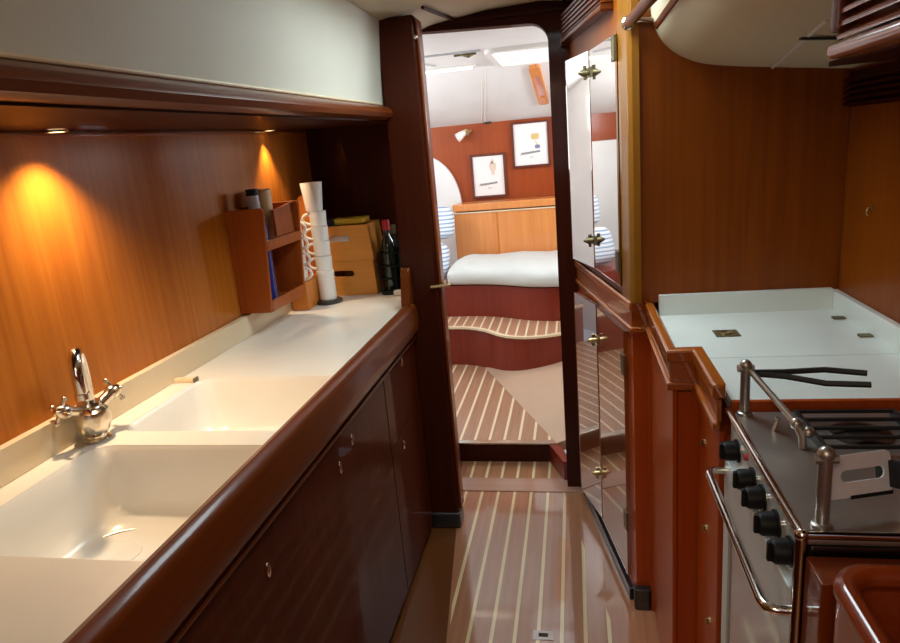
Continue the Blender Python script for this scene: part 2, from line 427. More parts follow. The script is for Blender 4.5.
# ================================================================ LEFT worktop, sinks, cabinets
ZC = .94
S1 = (-1.055, -.648, .755, 1.152); S2 = (-1.055, -.648, 1.222, 1.575)
def basin(x0, x1, y0, y1, r, n=8):
    q = min(r, .018)
    return (arc(x1-q, y1-q, q, 0, PI/2, n) + arc(x0+r, y1-r, r, PI/2, PI, n)
            + arc(x0+r, y0+r, r, PI, 1.5*PI, n) + arc(x1-q, y0+q, q, 1.5*PI, 2*PI, n))
h1 = basin(*S1, .055); h2 = basin(*S2, .055)
top = thing('worktop', 'cream white worktop with two moulded sinks on the left', 'worktop', (-.88, .9, ZC-.03))
obj('slab', MB().poly([(-1.138, -.5), (-.640, -.5), (-.640, 2.315), (-.652, 2.316), (-.652, 2.797), (-1.138, 2.797)], [h1, h2], ZC-.022, ZC), M_SOLID, top)
obj('backsplash', MB().box((-1.139, -.5, ZC), (-1.117, 2.797, ZC+.072), .003), M_EDGE, top)
for s, lab, dep in ((S1, 'large white sink nearer the viewer', .17), (S2, 'smaller white sink beyond the divider', .15)):
    def L(i, z, r): return [(p[0], p[1], z) for p in basin(s[0]+i, s[1]-i, s[2]+i, s[3]-i, r)]
    b = MB()
    inn = [L(0, ZC-.001, .055), L(.006, ZC-.012, .055), L(.012, ZC-.06, .055), L(.018, ZC-dep+.05, .06), L(.028, ZC-dep+.018, .06), L(.055, ZC-dep, .05), L(.12, ZC-dep-.004, .03)]
    b.loft(inn, True, False, True)
    out = [L(-.003, ZC-.0225, .055), L(0, ZC-.06, .055), L(.008, ZC-dep-.015, .06), L(.06, ZC-dep-.02, .05)]
    b.loft(out, True, False, True)
    sk = obj('sink_basin', b, M_SINK, top, angle=60); sk['label'] = lab
    cxs, cys = (-.945, 1.005) if s is S1 else (-.86, 1.41)
    b = MB(); b.lathe([(.055, .0), (.055, .002), (.048, .003), (.044, .001), (.004, .0005)], (cxs, cys, ZC-dep-.004), n=28)
    obj('drain', b, M_SINK, sk)
    if s is S1:
        b = MB(); b.tube([(-1.012, 1.045, ZC-dep+.003), (-.998, 1.068, ZC-dep+.001), (-.980, 1.083, ZC-dep+.0005), (-.955, 1.093, ZC-dep)], [.0012, .003, .003, .001], 8)
        obj('drain_mark', b, M_STEEL, sk)
# fiddle rail along the front
fr = [(-.648, .945), (-.648, .952), (-.640, .962), (-.622, .966), (-.604, .960), (-.594, .945), (-.592, .90), (-.596, .865), (-.606, .850), (-.630, .848), (-.630, .935)]
rail = thing('fiddle_rail', 'rounded varnished wooden rail along the front of the left worktop', 'rail', (-.62, .9, .85))
fr = [(x+.0, z) for x, z in fr]
obj('rail', MB().poly([(-.6395, .84), (-.6395, .952), (-.632, .962), (-.620, .966), (-.604, .960), (-.594, .945), (-.590, .90), (-.594, .862), (-.604, .846), (-.62, .84)], [], -.5, 2.30, 'y'), W_MID_Y, rail)
obj('bead', MB().box((-.635, -.5, .822), (-.607, 2.30, .834), .004), W_MID_Y, rail)
b = MB(); b.poly([(2.25, .96), (2.315, .96), (2.315, 1.09), (2.30, 1.10), (2.285, 1.085)], [], -.6395, -.605, 'x')
obj('end_upstand', b, W_MID_Y, rail, bevel=.005)

FX = -.622   # cabinet front
def cabinet(y0, y1, label, doors, z0=0, z1=.821, group='left galley cabinets'):
    t = thing('galley_cabinet', label, 'cabinet', (-.85, (y0+y1)/2, 0), group)
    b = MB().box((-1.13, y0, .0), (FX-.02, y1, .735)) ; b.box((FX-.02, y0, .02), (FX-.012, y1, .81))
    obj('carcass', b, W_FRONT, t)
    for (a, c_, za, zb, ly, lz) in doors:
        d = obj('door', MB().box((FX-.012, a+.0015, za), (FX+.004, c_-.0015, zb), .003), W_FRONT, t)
        b = MB().ball((FX+.005, ly, lz), (.005, .007, .017), 14)
        obj('finger_latch', b, M_CHROME, d)
        if c_-a > 1:
            for ly, lz in ((1.44, .735), (1.02, .735)):
                obj('finger_latch', MB().ball((FX+.005, ly, lz), (.005, .007, .017), 14), M_CHROME, d)
    return t
cabinet(1.88, 2.30, 'cabinet with stacked doors beside the dark doorway post', [(1.88, 2.30, .563, .82, 2.10, .80), (1.88, 2.30, .03, .56, 2.02, .52)])
cabinet(-.30, 1.878, 'wide dark left cabinet with three oval latches under the sinks', [(-.30, 1.878, .03, .82, 1.545, .765)])
# ---- tap
F = Vector((-1.0765, 1.182, ZC+.0006))
tap = thing('mixer_tap', 'nickel mixer tap with two cross handles between the sinks', 'tap', F)
b = MB(); b.lathe([(.030, 0), (.031, .004), (.022, .008), (.022, .012), (.030, .022), (.037, .038), (.039, .055), (.036, .07), (.026, .076), (.024, .08), (.026, .084), (.024, .09), (.0, .092)], F, n=32)
obj('body', b, M_NICKEL, tap)
b = MB(); pth = [F+Vector((0, 0, .085)), F+Vector((0.004, -.002, .12)), F+Vector((.008, -.004, .165))]
q0 = F+Vector((.008, -.004, .165)); dd = Vector((.55, -.84, 0)).normalized()
for i in range(1, 11):
    a = PI*i/10*1.02
    pth.append(q0 + dd*(.038*(1-math.cos(a))) + Vector((0, 0, .052*math.sin(a))))
pth.append(pth[-1] + Vector((0, 0, -.035)) + dd*-.002)
b.tube(pth, [.013]*2+[.0125]*11+[.0125], 18)
b.lathe([(.0155, 0), (.0155, .012), (.0125, .014)], pth[-1]+Vector((0, 0, -.004)), n=20)
obj('spout', b, M_CHROME, tap)
for sx in (-1, 1):
    ax = Vector((sx*.22, .88*sx, .40)).normalized()
    b = MB(); b.tube([F+Vector((0, 0, .064)), F+Vector((0, 0, .064))+ax*.05, F+Vector((0, 0, .064))+ax*.062], [.013, .012, .015], 16)
    b.lathe([(.016, .058), (.018, .064), (.016, .074), (.010, .082), (.006, .086)], F+Vector((0, 0, .064)), ax, 18)
    hn = obj('handle', b, M_NICKEL, tap)
    u = ax.orthogonal().normalized(); w = ax.cross(u); b = MB()
    for k in range(4):
        a = k*PI/2+.5; r = (u*math.cos(a)+w*math.sin(a)); c0 = F+Vector((0, 0, .064))+ax*.073
        b.tube([c0+r*.006, c0+r*.026], [.005, .004], 10); b.ball(c0+r*.028, .006, 10)
    obj('cross_arm', b, M_NICKEL, hn)
# bar at the backsplash
t = thing('soap_bar_tray', 'thin cream bar with dark end lying against the backsplash beyond the tap', 'tray', (-1.085, 1.548, ZC))
obj('bar', MB().box((-1.116, 1.538, ZC), (-1.055, 1.558, ZC+.012), .003), M_EDGE, t)
obj('dark_end', MB().box((-1.0548, 1.537, ZC), (-1.049, 1.559, ZC+.013), .002), M_OLDBRASS, t)

# ---- wall-hung bottle rack
rk = thing('bottle_rack', 'open wooden bottle rack hung on the left panel', 'rack', (-1.07, 2.15, 1.02))
RX0, RX1, RY0, RY1 = -1.139, -1.0, 2.0, 2.30
def side(y):
    return MB().poly([(RX0, 1.02), (RX1-.025, 1.02), (RX1-.022, 1.06), (RX1, 1.36), (RX1-.006, 1.372), (RX0, 1.37)], [], y, y+.013, 'y')
obj('side_panel', side(RY0), W_RACK, rk, bevel=.002); obj('side_panel', side(RY1-.013), W_RACK, rk, bevel=.002)
obj('back_panel', MB().box((RX0, RY0+.013, 1.02), (RX0+.008, RY1-.013, 1.37)), W_RACK, rk)
obj('bottom_board', MB().box((RX0, RY0+.013, 1.02), (RX1-.025, RY1-.013, 1.032)), W_RACK, rk)
obj('bottom_rail', MB().box((RX1-.034, RY0+.013, 1.02), (RX1-.022, RY1-.013, 1.058), .002), W_RACK, rk)
obj('middle_rail', MB().box((RX1-.026, RY0+.013, 1.228), (RX1-.008, RY1-.013, 1.262), .002), W_RACK, rk)
obj('upper_board', MB().poly([(2.130, 1.263), (RY1-.013, 1.263), (RY1-.013, 1.368), (2.130, 1.354)], [], RX1-.032, RX1-.024, 'x'), W_RACK, rk)
obj('shelf', MB().box((RX0+.008, 2.126, 1.228), (RX1-.034, RY1-.013, 1.236)), W_RACK, rk)
# blue bottle
p = (-1.0705, 2.084, 1.0328)
t = thing('bottle', 'blue bottle with pale cap standing in the wall rack', 'bottle', p)
obj('glass', MB().lathe([(.030, 0), (.034, .004), (.034, .27), (.030, .295), (.018, .315), (.015, .32), (.0, .32)], p), M_BLUE, t)
obj('cap', MB().lathe([(.019, .318), (.020, .322), (.020, .378), (.0, .378)], p), M_GREY, t)
b = MB().lathe([(.0205, .378), (.021, .38), (.021, .386), (.0, .386)], p); b.lathe([(.021, .392), (.021, .40), (.0, .401)], p); b.lathe([(.0195, .386), (.0195, .392)], p)
obj('cap_band', b, M_BLACK, t)
p = (-1.086, 2.172, 1.2367)
t = thing('canister', 'beige round canister standing in the wall rack behind the blue bottle', 'canister', p)
obj('can', MB().lathe([(.036, 0), (.038, .003), (.038, .165), (.036, .168), (.0, .168)], p), M_BEIGECAN, t)
obj('lid', MB().lathe([(.0395, .168), (.0395, .186), (.036, .19), (.0, .19)], p), M_BEIGECAN, t)
# ---- mugs
b = MB().lathe([(.055, 0), (.056, .003), (.056, .011), (.053, .014), (0, .014)], (-1.006, 2.475, ZC+.0006))
tag(obj('coaster', b, M_RUBBER, loc=(-1.006, 2.475, ZC+.0006)), 'round black mat under the right-hand mug stack', 'mat')
ZC += .0006
bd = thing('mug_board', 'orange wooden board with a block carrying the mugs behind the bottle rack', 'board', (-1.07, 2.56, ZC))
obj('board', MB().poly(rrect(-1.112, -1.035, ZC, ZC+.435, .02, 4), [], 2.545, 2.56, 'y'), W_TEAKLIGHT, bd)
obj('block', MB().box((-1.112, 2.345, ZC), (-1.040, 2.5449, ZC+.112), .004), W_TEAKLIGHT, bd)
ZC = .94
cp = (-1.006, 2.475, ZC+.0152)
t = thing('canister', 'white round canister on the black mat carrying a stack of mugs', 'canister', cp)
obj('can', MB().lathe([(.033, 0), (.035, .003), (.035, .104), (.033, .106), (0, .106)], cp), M_WHITE, t)
obj('lid', MB().lathe([(.0355, .1062), (.0355, .118), (.034, .12), (0, .12)], cp), M_WHITE, t)
def mug(loc, ang, label):
    t = thing('mug', label, 'mug', loc, 'stacked white mugs')
    x, y, z = loc
    b = MB(); b.lathe([(.030, 0), (.032, .002), (.0345, .056), (.035, .0592), (.033, .0592), (.030, .005), (.0, .004)], loc, n=24)
    obj('cup', b, M_WHITE, t)
    d = Vector((math.cos(ang), math.sin(ang), 0)); b = MB()
    c0 = Vector(loc)+Vector((0, 0, .030))+d*.030
    b.tube([c0 + d*(.030*math.sin(a)) + Vector((0, 0, .021*math.cos(a))) for a in [PI*i/10 for i in range(11)]], .0058, 8)
    obj('handle', b, M_WHITE, t)
    return t
ma = None
for i, wd in enumerate(['lowest white mug, standing on the white canister', 'second white mug up above the white canister', 'third white mug up above the white canister', 'topmost white mug, under the large tumbler']):
    loc = (-1.006, 2.475, ZC+.1356+i*.0598)
    ma = mug(loc, PI+.25, wd) if i == 0 else dup(ma, loc, wd)
mb_ = None
for i, wd in enumerate(['lowest white mug of the stack on the orange block', 'second white mug up on the orange block behind the rack', 'third white mug up on the orange block behind the rack', 'topmost white mug of the stack on the orange block']):
    loc = (-1.078, 2.385, ZC+.1136+i*.0598)
    mb_ = mug(loc, -.25, wd) if i == 0 else dup(mb_, loc, wd)
loc = (-1.016, 2.475, ZC+.1358+4*.0598)
b = MB().lathe([(.031, 0), (.033, .002), (.043, .108), (.044, .112), (.041, .112), (.033, .012), (0, .01)], loc)
tag(obj('tumbler', b, M_WHITE, loc=loc), 'large white tumbler balanced on top of the mug stack', 'tumbler')

ZC = .9406
# ---- two crates with hand holes
def crate(z, h, label, taper):
    x0, x1, y0, y1 = -1.035, -.83, 2.59, 2.77
    t = thing('crate', label, 'crate', ((x0+x1)/2, (y0+y1)/2, z), 'wooden crates on the left worktop')
    hole = [(a, c_) for a, c_ in rrect(-1.015, -.925, z+.082, z+.107, .011, 4)]
    obj('front_panel', MB().poly([(x0, z), (x1, z), (x1-taper, z+h), (x0, z+h)], [hole], y0, y0+.01, 'y'), W_CRATE, t, bevel=.001)
    obj('back_panel', MB().poly([(x0, z), (x1, z), (x1-taper, z+h), (x0, z+h)], [], y1-.01, y1, 'y'), W_CRATE, t)
    b = MB().poly([(x1-.01, z), (x1, z), (x1-taper, z+h), (x1-taper-.01, z+h)], [], y0+.01, y1-.01, 'y')
    obj('side_panel', b, W_CRATE, t)
    obj('side_panel', MB().box((x0, y0+.01, z), (x0+.01, y1-.01, z+h)), W_CRATE, t)
    obj('base_board', MB().box((x0+.01, y0+.01, z), (x1-.011, y1-.01, z+.008)), W_CRATE, t)
    return t
crate(ZC, .148, 'lower wooden crate with a dark hand hole on the worktop', .008)
crate(ZC+.1485, .148, 'upper wooden crate holding a yellow packet and white paper', .014)
b = MB().box((-1.02, 2.605, ZC+.158), (-.93, 2.635, ZC+.275), .004)
tag(obj('paper_packet', b, M_WHITE, loc=(-.97, 2.62, ZC+.158)), 'white packet seen through the hand hole of the upper crate', 'packet')
b = MB().obox((-.945, 2.68, ZC+.309), (1, 0, 0), (0, 1, 0), (0, 0, 1), (.145, .10, .022), .004)
tag(obj('yellow_packet', b, M_YELLOW, loc=(-.945, 2.68, ZC+.298)), 'yellow packet lying across the top of the upper crate', 'packet')
b = MB().lathe([(.019, 0), (.021, .003), (.021, .024), (.0, .026)], (-1.012, 2.607, ZC+.2972))
b.ball((-1.012, 2.607, ZC+.32), (.018, .018, .01), 12)
tag(obj('black_pot', b, M_BLACK, loc=(-1.012, 2.607, ZC+.297)), 'small black pot standing beside the yellow packet', 'pot')
# caddy of bottles beside the crates
t = thing('caddy', 'black wire caddy crammed with bottles beside the crates', 'caddy', (-.755, 2.68, ZC))
b = MB()
for z in (ZC+.004, ZC+.06, ZC+.115, ZC+.17):
    b.tube([(-.815, 2.60, z), (-.675, 2.60, z), (-.675, 2.77, z), (-.815, 2.77, z), (-.815, 2.60, z)], .0035, 6)
for x, y in [(-.815, 2.60), (-.675, 2.60), (-.675, 2.77), (-.815, 2.77), (-.745, 2.60), (-.745, 2.77)]: b.tube([(x, y, ZC), (x, y, ZC+.172)], .0035, 6)
b.box((-.815, 2.60, ZC), (-.675, 2.77, ZC+.004))
obj('wire_frame', b, M_BLACK, t)
def bottle(x, y, r, h, glass, capm, label, cap='cap'):
    p = (x, y, ZC+.0042); t = thing('condiment_bottle', label, 'bottle', p)
    obj('glass', MB().lathe([(r*.95, 0), (r, .004), (r, h*.62), (r*.85, h*.70), (r*.42, h*.8), (r*.42, h*.88), (0, h*.88)], p, n=20), glass, t)
    obj('cap', MB().lathe([(r*.5, h*.86), (r*.52, h*.87), (r*.52, h), (0, h)], p, n=16), capm, t)
bottle(-.779, 2.642, .031, .30, M_GREEN, M_REDCAP, 'dark bottle with a red cap in the black caddy')
bottle(-.711, 2.644, .031, .255, M_GREEN, M_GREY, 'dark bottle with a grey cap in the black caddy')
bottle(-.777, 2.726, .032, .27, M_BLACK, M_OLDBRASS, 'black bottle with a brass cap at the rear of the caddy')
bottle(-.710, 2.726, .030, .25, M_GREEN, M_BEIGECAN, 'dark bottle with a tan cap at the rear of the caddy')
b = MB().tube([(-.80, 2.565, ZC+.008), (-.75, 2.56, ZC+.009), (-.70, 2.575, ZC+.008), (-.68, 2.585, ZC+.008)], .008, 8)
tag(obj('cable', b, M_BLACK, loc=(-.75, 2.57, ZC)), 'black cable lying in front of the wire caddy', 'cable')
b = MB().obox((-.722, 2.545, ZC+.012), (1, .25, 0), (-.25, 1, 0), (0, 0, 1), (.05, .022, .024), .007, 3)
tag(obj('white_plug', b, M_WHITE, loc=(-.722, 2.545, ZC)), 'white plastic plug in front of the black caddy', 'plug')

ZC = .94
# ================================================================ RIGHT : angled locker, column and panel
LA = Vector((0.0, 2.655)); LB = Vector((.155, 1.90))
ld = (LB-LA).normalized(); ln = Vector((ld.y, -ld.x)); ln = ln if ln.x < 0 else -ln      # towards the passage
D3 = Vector((ld.x, ld.y, 0)); N3 = Vector((ln.x, ln.y, 0)); Z3 = Vector((0, 0, 1))
def onL(y, off=0): 
    t_ = (y-LA.y)/(LB.y-LA.y); q = LA+(LB-LA)*t_+ln*off
    return (q.x, q.y)
lk = thing('corner_locker', 'tall angled locker with glossy doors between doorway and right worktop', 'locker', (.3, 2.3, 0))
colr = [(.155, 1.90), (.158, 1.886), (.166, 1.876), (.178, 1.872)]
foot = [tuple(LA)] + colr + [(.689, 1.872), (.689, 2.655)]
b = MB(); b.prism(foot, 1.0345, 1.948)
obj('upper_carcass', b, W_PANEL_R, lk)
b = MB(); b.prism([tuple(LA), (.155, 1.90), (.199, 1.90), (.199, 1.8725), (.689, 1.8725), (.689, 2.655)], 0.0, .937)
obj('lower_carcass', b, W_RED, lk)
# stile / rounded column in lighter teak
b = MB(); b.prism([onL(1.980, 0), onL(1.980, .006), onL(1.905, .006), (.149, 1.884), (.160, 1.868), (.178, 1.864), (.178, 1.872), (.166, 1.876), (.158, 1.886), (.155, 1.90)], 1.0347, 1.947)
obj('column', b, W_COL, lk)
def ldoor(ya, yb, za, zb, name='door', m=None):
    ym = (ya+yb)/2; q = onL(ym, .006); ln_ = abs(yb-ya)/abs(ld.y)
    return obj(name, MB().obox((q[0], q[1], (za+zb)/2), D3, N3, Z3, (ln_-.004, .010, zb-za), .0015), m or W_GLOSS, lk)
JY = 2.295
d_u = ldoor(1.985, JY, 1.062, 1.772, m=M_MIRROR); d_u['label'] = 'mirrored door'
d_l = ldoor(1.955, JY, .075, .925)
def ajar(za, zb, mat, nm):
    a = Vector(onL(JY+.006, .011)); dr_ = Vector((-.34, 1)).normalized(); L_ = .235
    nn = Vector((-dr_.y, dr_.x)); m_ = a + dr_*(L_/2) - nn*.005
    return obj(nm, MB().obox((m_.x, m_.y, (za+zb)/2), (dr_.x, dr_.y, 0), (nn.x, nn.y, 0), Z3, (L_, .010, zb-za), .0015), mat, lk)
s_u = ajar(1.062, 1.772, M_MIRROR, 'narrow_door'); s_u['label'] = 'narrow mirrored door left slightly ajar'
s_l = ajar(.075, .925, W_GLOSS, 'narrow_door')
def latch(z, par):
    q = onL(JY, .012); c0 = Vector((q[0], q[1], z)); b = MB()
    b.obox(c0, D3, N3, Z3, (.05, .004, .03), .001)
    b.tube([c0, c0+N3*.02, c0+N3*.036], [.009, .012, .003], 12)
    b.tube([c0+N3*.014-Z3*.022, c0+N3*.014+Z3*.022], [.005, .006], 8)
    o = obj('latch', b, M_OLDBRASS if z > 1 else M_BRASS, par); return o
latch(1.706, d_u); latch(1.16, d_u); latch(.80, d_l); latch(.272, d_l)
for z, par, y in ((1.735, d_u, 1.995), (1.135, d_u, 1.995), (.82, d_l, 1.962), (.28, d_l, 1.962)):
    q = onL(y, .013); obj('hinge', MB().obox((q[0], q[1], z), D3, N3, Z3, (.03, .006, .065), .001), M_OLDBRASS, par)
# louvre above the locker
lv = thing('louvre_vent', 'dark louvred vent at the top of the angled locker', 'vent', (onL(2.4)[0], 2.4, 1.84))
ym = 2.335; q = onL(ym, .0085)
obj('backing', MB().obox((q[0], q[1], 1.905), D3, N3, Z3, (.60, .004, .085)), M_DARK, lv)
for i in range(6):
    q = onL(ym, .022); zz = 1.872+i*.0145
    obj('slat', MB().obox((q[0], q[1], zz), D3, N3+Z3*-.5, Z3+N3*.5, (.60, .016, .007), .001), W_MID, lv)
q = onL(ym, .0185); obj('lower_trim', MB().obox((q[0], q[1], 1.855), D3, N3, Z3, (.60, .022, .018), .006, 3), W_MID_Y, lv)
# rubber shoe at the corner of the locker
b = MB(); b.prism(rrect(.146, .2015, 1.8735, 1.915, .012, 4), 0, .075)
obj('rubber_shoe', b, M_RUBBER, lk, bevel=.003)
obj('plinth_strip', MB().obox((*onL(2.28, .006), .022), D3, N3, Z3, (.72, .012, .044), .003), M_RUBBER, lk)

# right fiddle rail following locker, worktop and stove
ZR = 1.0
F_ = [onL(2.64), (.155, 1.90), (.20, 1.90), (.20, 1.44), (.255, 1.44), (.255, 1.213)]
rr_ = thing('stepped_fiddle_rail', 'stepped varnished rail along the locker and right worktop', 'rail', (.2, 1.7, .93))
def band2(out, inn, z0, z1):
    A = offset_line(F_, -out); B_ = offset_line(F_, inn); C0 = offset_line(F_, -.0015)
    B_[0] = C0[0]; B_[1] = C0[1]; B_[2] = (B_[2][0], C0[2][1])
    return MB().prism(A + B_[::-1], z0, z1)
obj('top_rail', band2(.012, .012, 1.004, 1.034), W_RED_Y, rr_, bevel=.009)
obj('apron', band2(.004, .004, .958, 1.004), W_RED_Y, rr_)
obj('lower_bead', band2(.011, .004, .938, .958), W_RED_Y, rr_, bevel=.006)

# right worktop (ice-box top) with upstands
rt = thing('icebox_worktop', 'white laminate worktop with flush lid at the back right', 'worktop', (.45, 1.55, .97))
obj('slab', MB().prism([(.222, 1.471), (.672, 1.471), (.672, 1.852), (.222, 1.852)], .975, ZR), M_SOLID_R, rt)
obj('lid', MB().box((.278, 1.222, .975), (.672, 1.4685, ZR)), M_SOLID_R, rt)
obj('gap', MB().box((.225, 1.46, .970), (.67, 1.48, .985)), M_DARK, rt)
obj('back_upstand', MB().box((.224, 1.852, .975), (.672, 1.8715, 1.058), .003), M_SOLID_R, rt)
obj('side_upstand', MB().box((.672, 1.205, .975), (.6895, 1.8715, 1.052), .003), M_SOLID_R, rt)
obj('wooden_edge', MB().box((.276, 1.2095, .955), (.6895, 1.2215, 1.0015), .003), W_RED, rt)
pl = obj('lift_ring_plate', MB().box((.332, 1.628, ZR), (.39, 1.682, ZR+.003), .001), M_OLDBRASS, rt)
obj('ring', MB().tube([(.361+.014*math.cos(a), 1.655+.014*math.sin(a), ZR+.004) for a in [2*PI*i/16 for i in range(17)]], .0022, 6), M_BRASS, pl)
for y in (1.76, 1.60): obj('hinge', MB().box((.640, y-.010, ZR), (.668, y+.010, ZR+.005), .001), M_OLDBRASS, rt)
# base cabinets under it
def rcab(name, x, y0, y1, label, keys):
    t = thing(name, label, 'cabinet', ((x+.69)/2, (y0+y1)/2, 0), 'right base cabinets')
    obj('carcass', MB().box((x+.012, y0, 0), (.689, y1, .93)), W_RED, t)
    d = obj('door', MB().box((x, y0+.004, .04), (x+.012, y1-.004, .935), .003), W_RED, t)
    for ky, kz in keys:
        b = MB().lathe([(.009, 0), (.009, .004), (.005, .006), (0, .006)], (x, ky, kz), (-1, 0, 0), 16)
        b.box((x-.010, ky-.002, kz-.007), (x-.005, ky+.002, kz+.007))
        obj('lock_button', b, M_BRASS, d)
    return t
rcab('base_cabinet', .203, 1.442, 1.871, 'plain red mahogany base cabinet next to the angled locker', [])
rcab('base_cabinet', .258, 1.216, 1.440, 'narrow red mahogany base cabinet with brass locks beside the stove', [(1.36, .845), (1.33, .655), (1.275, .46)])
b = MB().tube([(.689, 1.70, 1.286), (.680, 1.70, 1.286), (.676, 1.70, 1.280), (.676, 1.70, 1.272), (.680, 1.70, 1.268)], .002, 8)
b.lathe([(.006, 0), (.006, .002)], (.689, 1.70, 1.286), (-1, 0, 0), 14)
tag(obj('wall_hook', b, M_BRASS, loc=(.689, 1.70, 1.27)), 'tiny brass hook on the right wall panel', 'hook')

# handrail on the column
hr = thing('handrail', 'wooden grab rail on chrome brackets at the right ceiling edge', 'handrail', (.165, 1.86, 1.78))
HA = Vector((.152, 1.862, 1.776)); HB = Vector((.215, 1.05, 1.776))
b = MB(); b.tube([HA+(HB-HA)*(i/8) for i in range(9)], .0135, 14)
obj('rail', b, W_MID_Y, hr)
b = MB(); b.ball(HA, (.018, .012, .018), 14); b.tube([HA, HA+Vector((.03, .0, .006)), HA+Vector((.062, -.01, -.002))], .008, 10)
obj('bracket', b, M_CHROME, hr)
for s_ in (.45, .95):
    m_ = HA+(HB-HA)*s_; obj('bracket', MB().tube([m_, m_+Vector((.03, 0, .006)), m_+Vector((.055, 0, 0))], .008, 10), M_CHROME, hr)

# overhead louvred locker, top right
ol = thing('overhead_locker', 'louvred wooden overhead locker at the top right corner', 'locker', (.5, .6, 1.57))
OX = .325
obj('carcass', MB().box((OX+.02, .2, 1.60), (.688, .945, 1.955)), W_MID, ol)
for i in range(12):
    z = 1.598+i*.0145
    obj('slat', MB().obox((OX+.008, .575, z), (0, 1, 0), (1, 0, .55), (-.55, 0, 1), (.735, .016, .0055), .0015), W_RED_Y, ol)
obj('frame_stile', MB().box((OX-.004, .935, 1.60), (OX+.022, .957, 1.94), .006), W_MID_Y, ol)
obj('lower_trim', MB().box((OX-.006, .2, 1.570), (OX+.03, .957, 1.588), .007, 3), W_RED_Y, ol)
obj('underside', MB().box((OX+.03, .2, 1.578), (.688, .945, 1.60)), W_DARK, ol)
wv = thing('wall_vent', 'dark slatted vent high on the right wall beneath the cream lining', 'vent', (.68, 1.4, 1.52))
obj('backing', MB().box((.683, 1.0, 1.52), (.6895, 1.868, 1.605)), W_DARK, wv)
obj('soffit_board', MB().box((.49, .975, 1.594), (.6825, 1.45, 1.603), .002), W_DARK, wv)
for i in range(5):
    z = 1.53+i*.014
    obj('slat', MB().obox((.676, 1.434, z), (0, 1, 0), (1, 0, .5), (-.5, 0, 1), (.868, .016, .005), .001), W_DARK, wv)

# ================================================================ STOVE
SX, SY0, SY1, SZ = .280, .792, 1.206, .988
st = thing('stove', 'stainless steel gimballed stove with oven at the lower right', 'stove', (.48, 1.0, .12))
obj('body', MB().box((SX, SY0, .12), (.68, SY1-.002, .975), .004), M_STEEL_D, st)
obj('hob_top', MB().box((SX-.006, SY0, .9755), (.684, SY1-.002, SZ-.004), .003), M_STEEL, st)
b = MB()
b.tube([(SX-.010, SY0+.004, SZ), (SX-.010, SY1-.004, SZ)], .007, 10); b.tube([(SX-.010, SY0+.004, SZ), (.68, SY0+.004, SZ)], .006, 10)
b.tube([(SX-.010, SY0+.004, .30), (SX-.010, SY0+.004, SZ)], .008, 10)
b.ball((SX-.010, SY0+.004, SZ), .009, 10)
obj('edge_rail', b, M_CHROME, st)
obj('control_panel', MB().box((SX-.007, SY0+.006, .897), (SX, SY1-.006, .972), .003), M_STEEL_L, st)
for y in (1.140, 1.035, .978, .905, .838):
    c0 = Vector((SX-.007, y, .935)); b = MB()
    b.lathe([(.021, 0), (.021, .004), (.018, .005), (.0175, .022), (.015, .026), (0, .026)], c0, (-1, 0, 0), 24)
    b.box((c0.x-.032, y-.004, .920), (c0.x-.02, y+.004, .950), .002)
    kn = obj('knob', b, M_BLACK, st)
    obj('marker', MB().lathe([(.005, 0), (.005, .004)], c0+Vector((0, -.026, .016)), (-1, 0, 0), 10), M_CHROME, kn)
obj('indicator_light', MB().lathe([(.006, 0), (.005, .006), (0, .007)], (SX-.007, 1.075, .955), (-1, 0, 0), 12), M_REDCAP, st)
dr = obj('oven_door', MB().poly([(SY0+.006, .30), (SY1-.006, .30), (SY1-.006, .893), (SY0+.006, .893)], [rrect(SY0+.05, SY1-.05, .38, .80, .02, 4)], SX-.016, SX, 'x'), M_STEEL_L, st, bevel=.002)
obj('oven_window', MB().box((SX-.012, SY0+.045, .375), (SX-.004, SY1-.045, .805)), M_GLASS_D, dr)
b = MB(); hx = .232; za = .868
b.tube([(SX-.014, SY0+.012, za), (hx+.015, SY0+.012, za), (hx+.004, SY0+.016, za), (hx, SY0+.03, za), (hx, SY1-.03, za), (hx+.004, SY1-.016, za), (hx+.015, SY1-.012, za), (SX-.014, SY1-.012, za)], .0075, 12)
obj('handle', b, M_CHROME, dr)
# burners
for (x, y, r) in ((.455, 1.10, .046), (.60, 1.09, .036), (.56, .93, .034)):
    z = SZ-.004; bn = MB(); bn.lathe([(r, 0), (r, .004), (r*.6, .008), (r*.6, .009), (r*.4, .0095), (0, .0096)], (x, y, z), n=28)
    bo = obj('burner', bn, M_STEEL_D, st); g = MB(); R_ = r*1.7
    for k in range(-2, 3):
        g.box((x-R_, y+k*R_*.45-.003, z+.010), (x+R_, y+k*R_*.45+.003, z+.016), .001)
    for sx_ in (-1, 1):
        g.box((x+sx_*R_-.004, y-R_, z), (x+sx_*R_+.004, y+R_, z+.015), .001)
    obj('grate', g, M_IRON, bo)
# fiddle posts and pot clamps
def fpost(x, y, h):
    b = MB(); b.tube([(x, y, SZ-.005), (x, y, SZ+h)], .0085, 14)
    b.lathe([(.013, 0), (.013, .006), (.009, .009)], (x, y, SZ-.005), n=16)
    b.ball((x, y, SZ+h), .011, 12); b.tube([(x-.014, y, SZ+h-.006), (x+.014, y, SZ+h-.006)], .007, 8)
    return obj('fiddle_post', b, M_STEEL, st)
PF = fpost(.294, 1.190, .092); PN = fpost(.302, .822, .100)
b = MB(); b.tube([(.300, 1.183, 1.072), (.344, 1.068, 1.020)], .0055, 10); b.ball((.344, 1.068, 1.020), .010, 10)
b.tube([(.344, 1.068, 1.020), (.350, 1.055, 1.003), (.350, 1.05, .984)], .006, 8); b.ball((.360, 1.06, 1.008), .010, 10); b.tube([(.325, 1.12, .984), (.33, 1.115, 1.01)], .004, 8)
obj('fiddle_bar', b, M_STEEL, st)
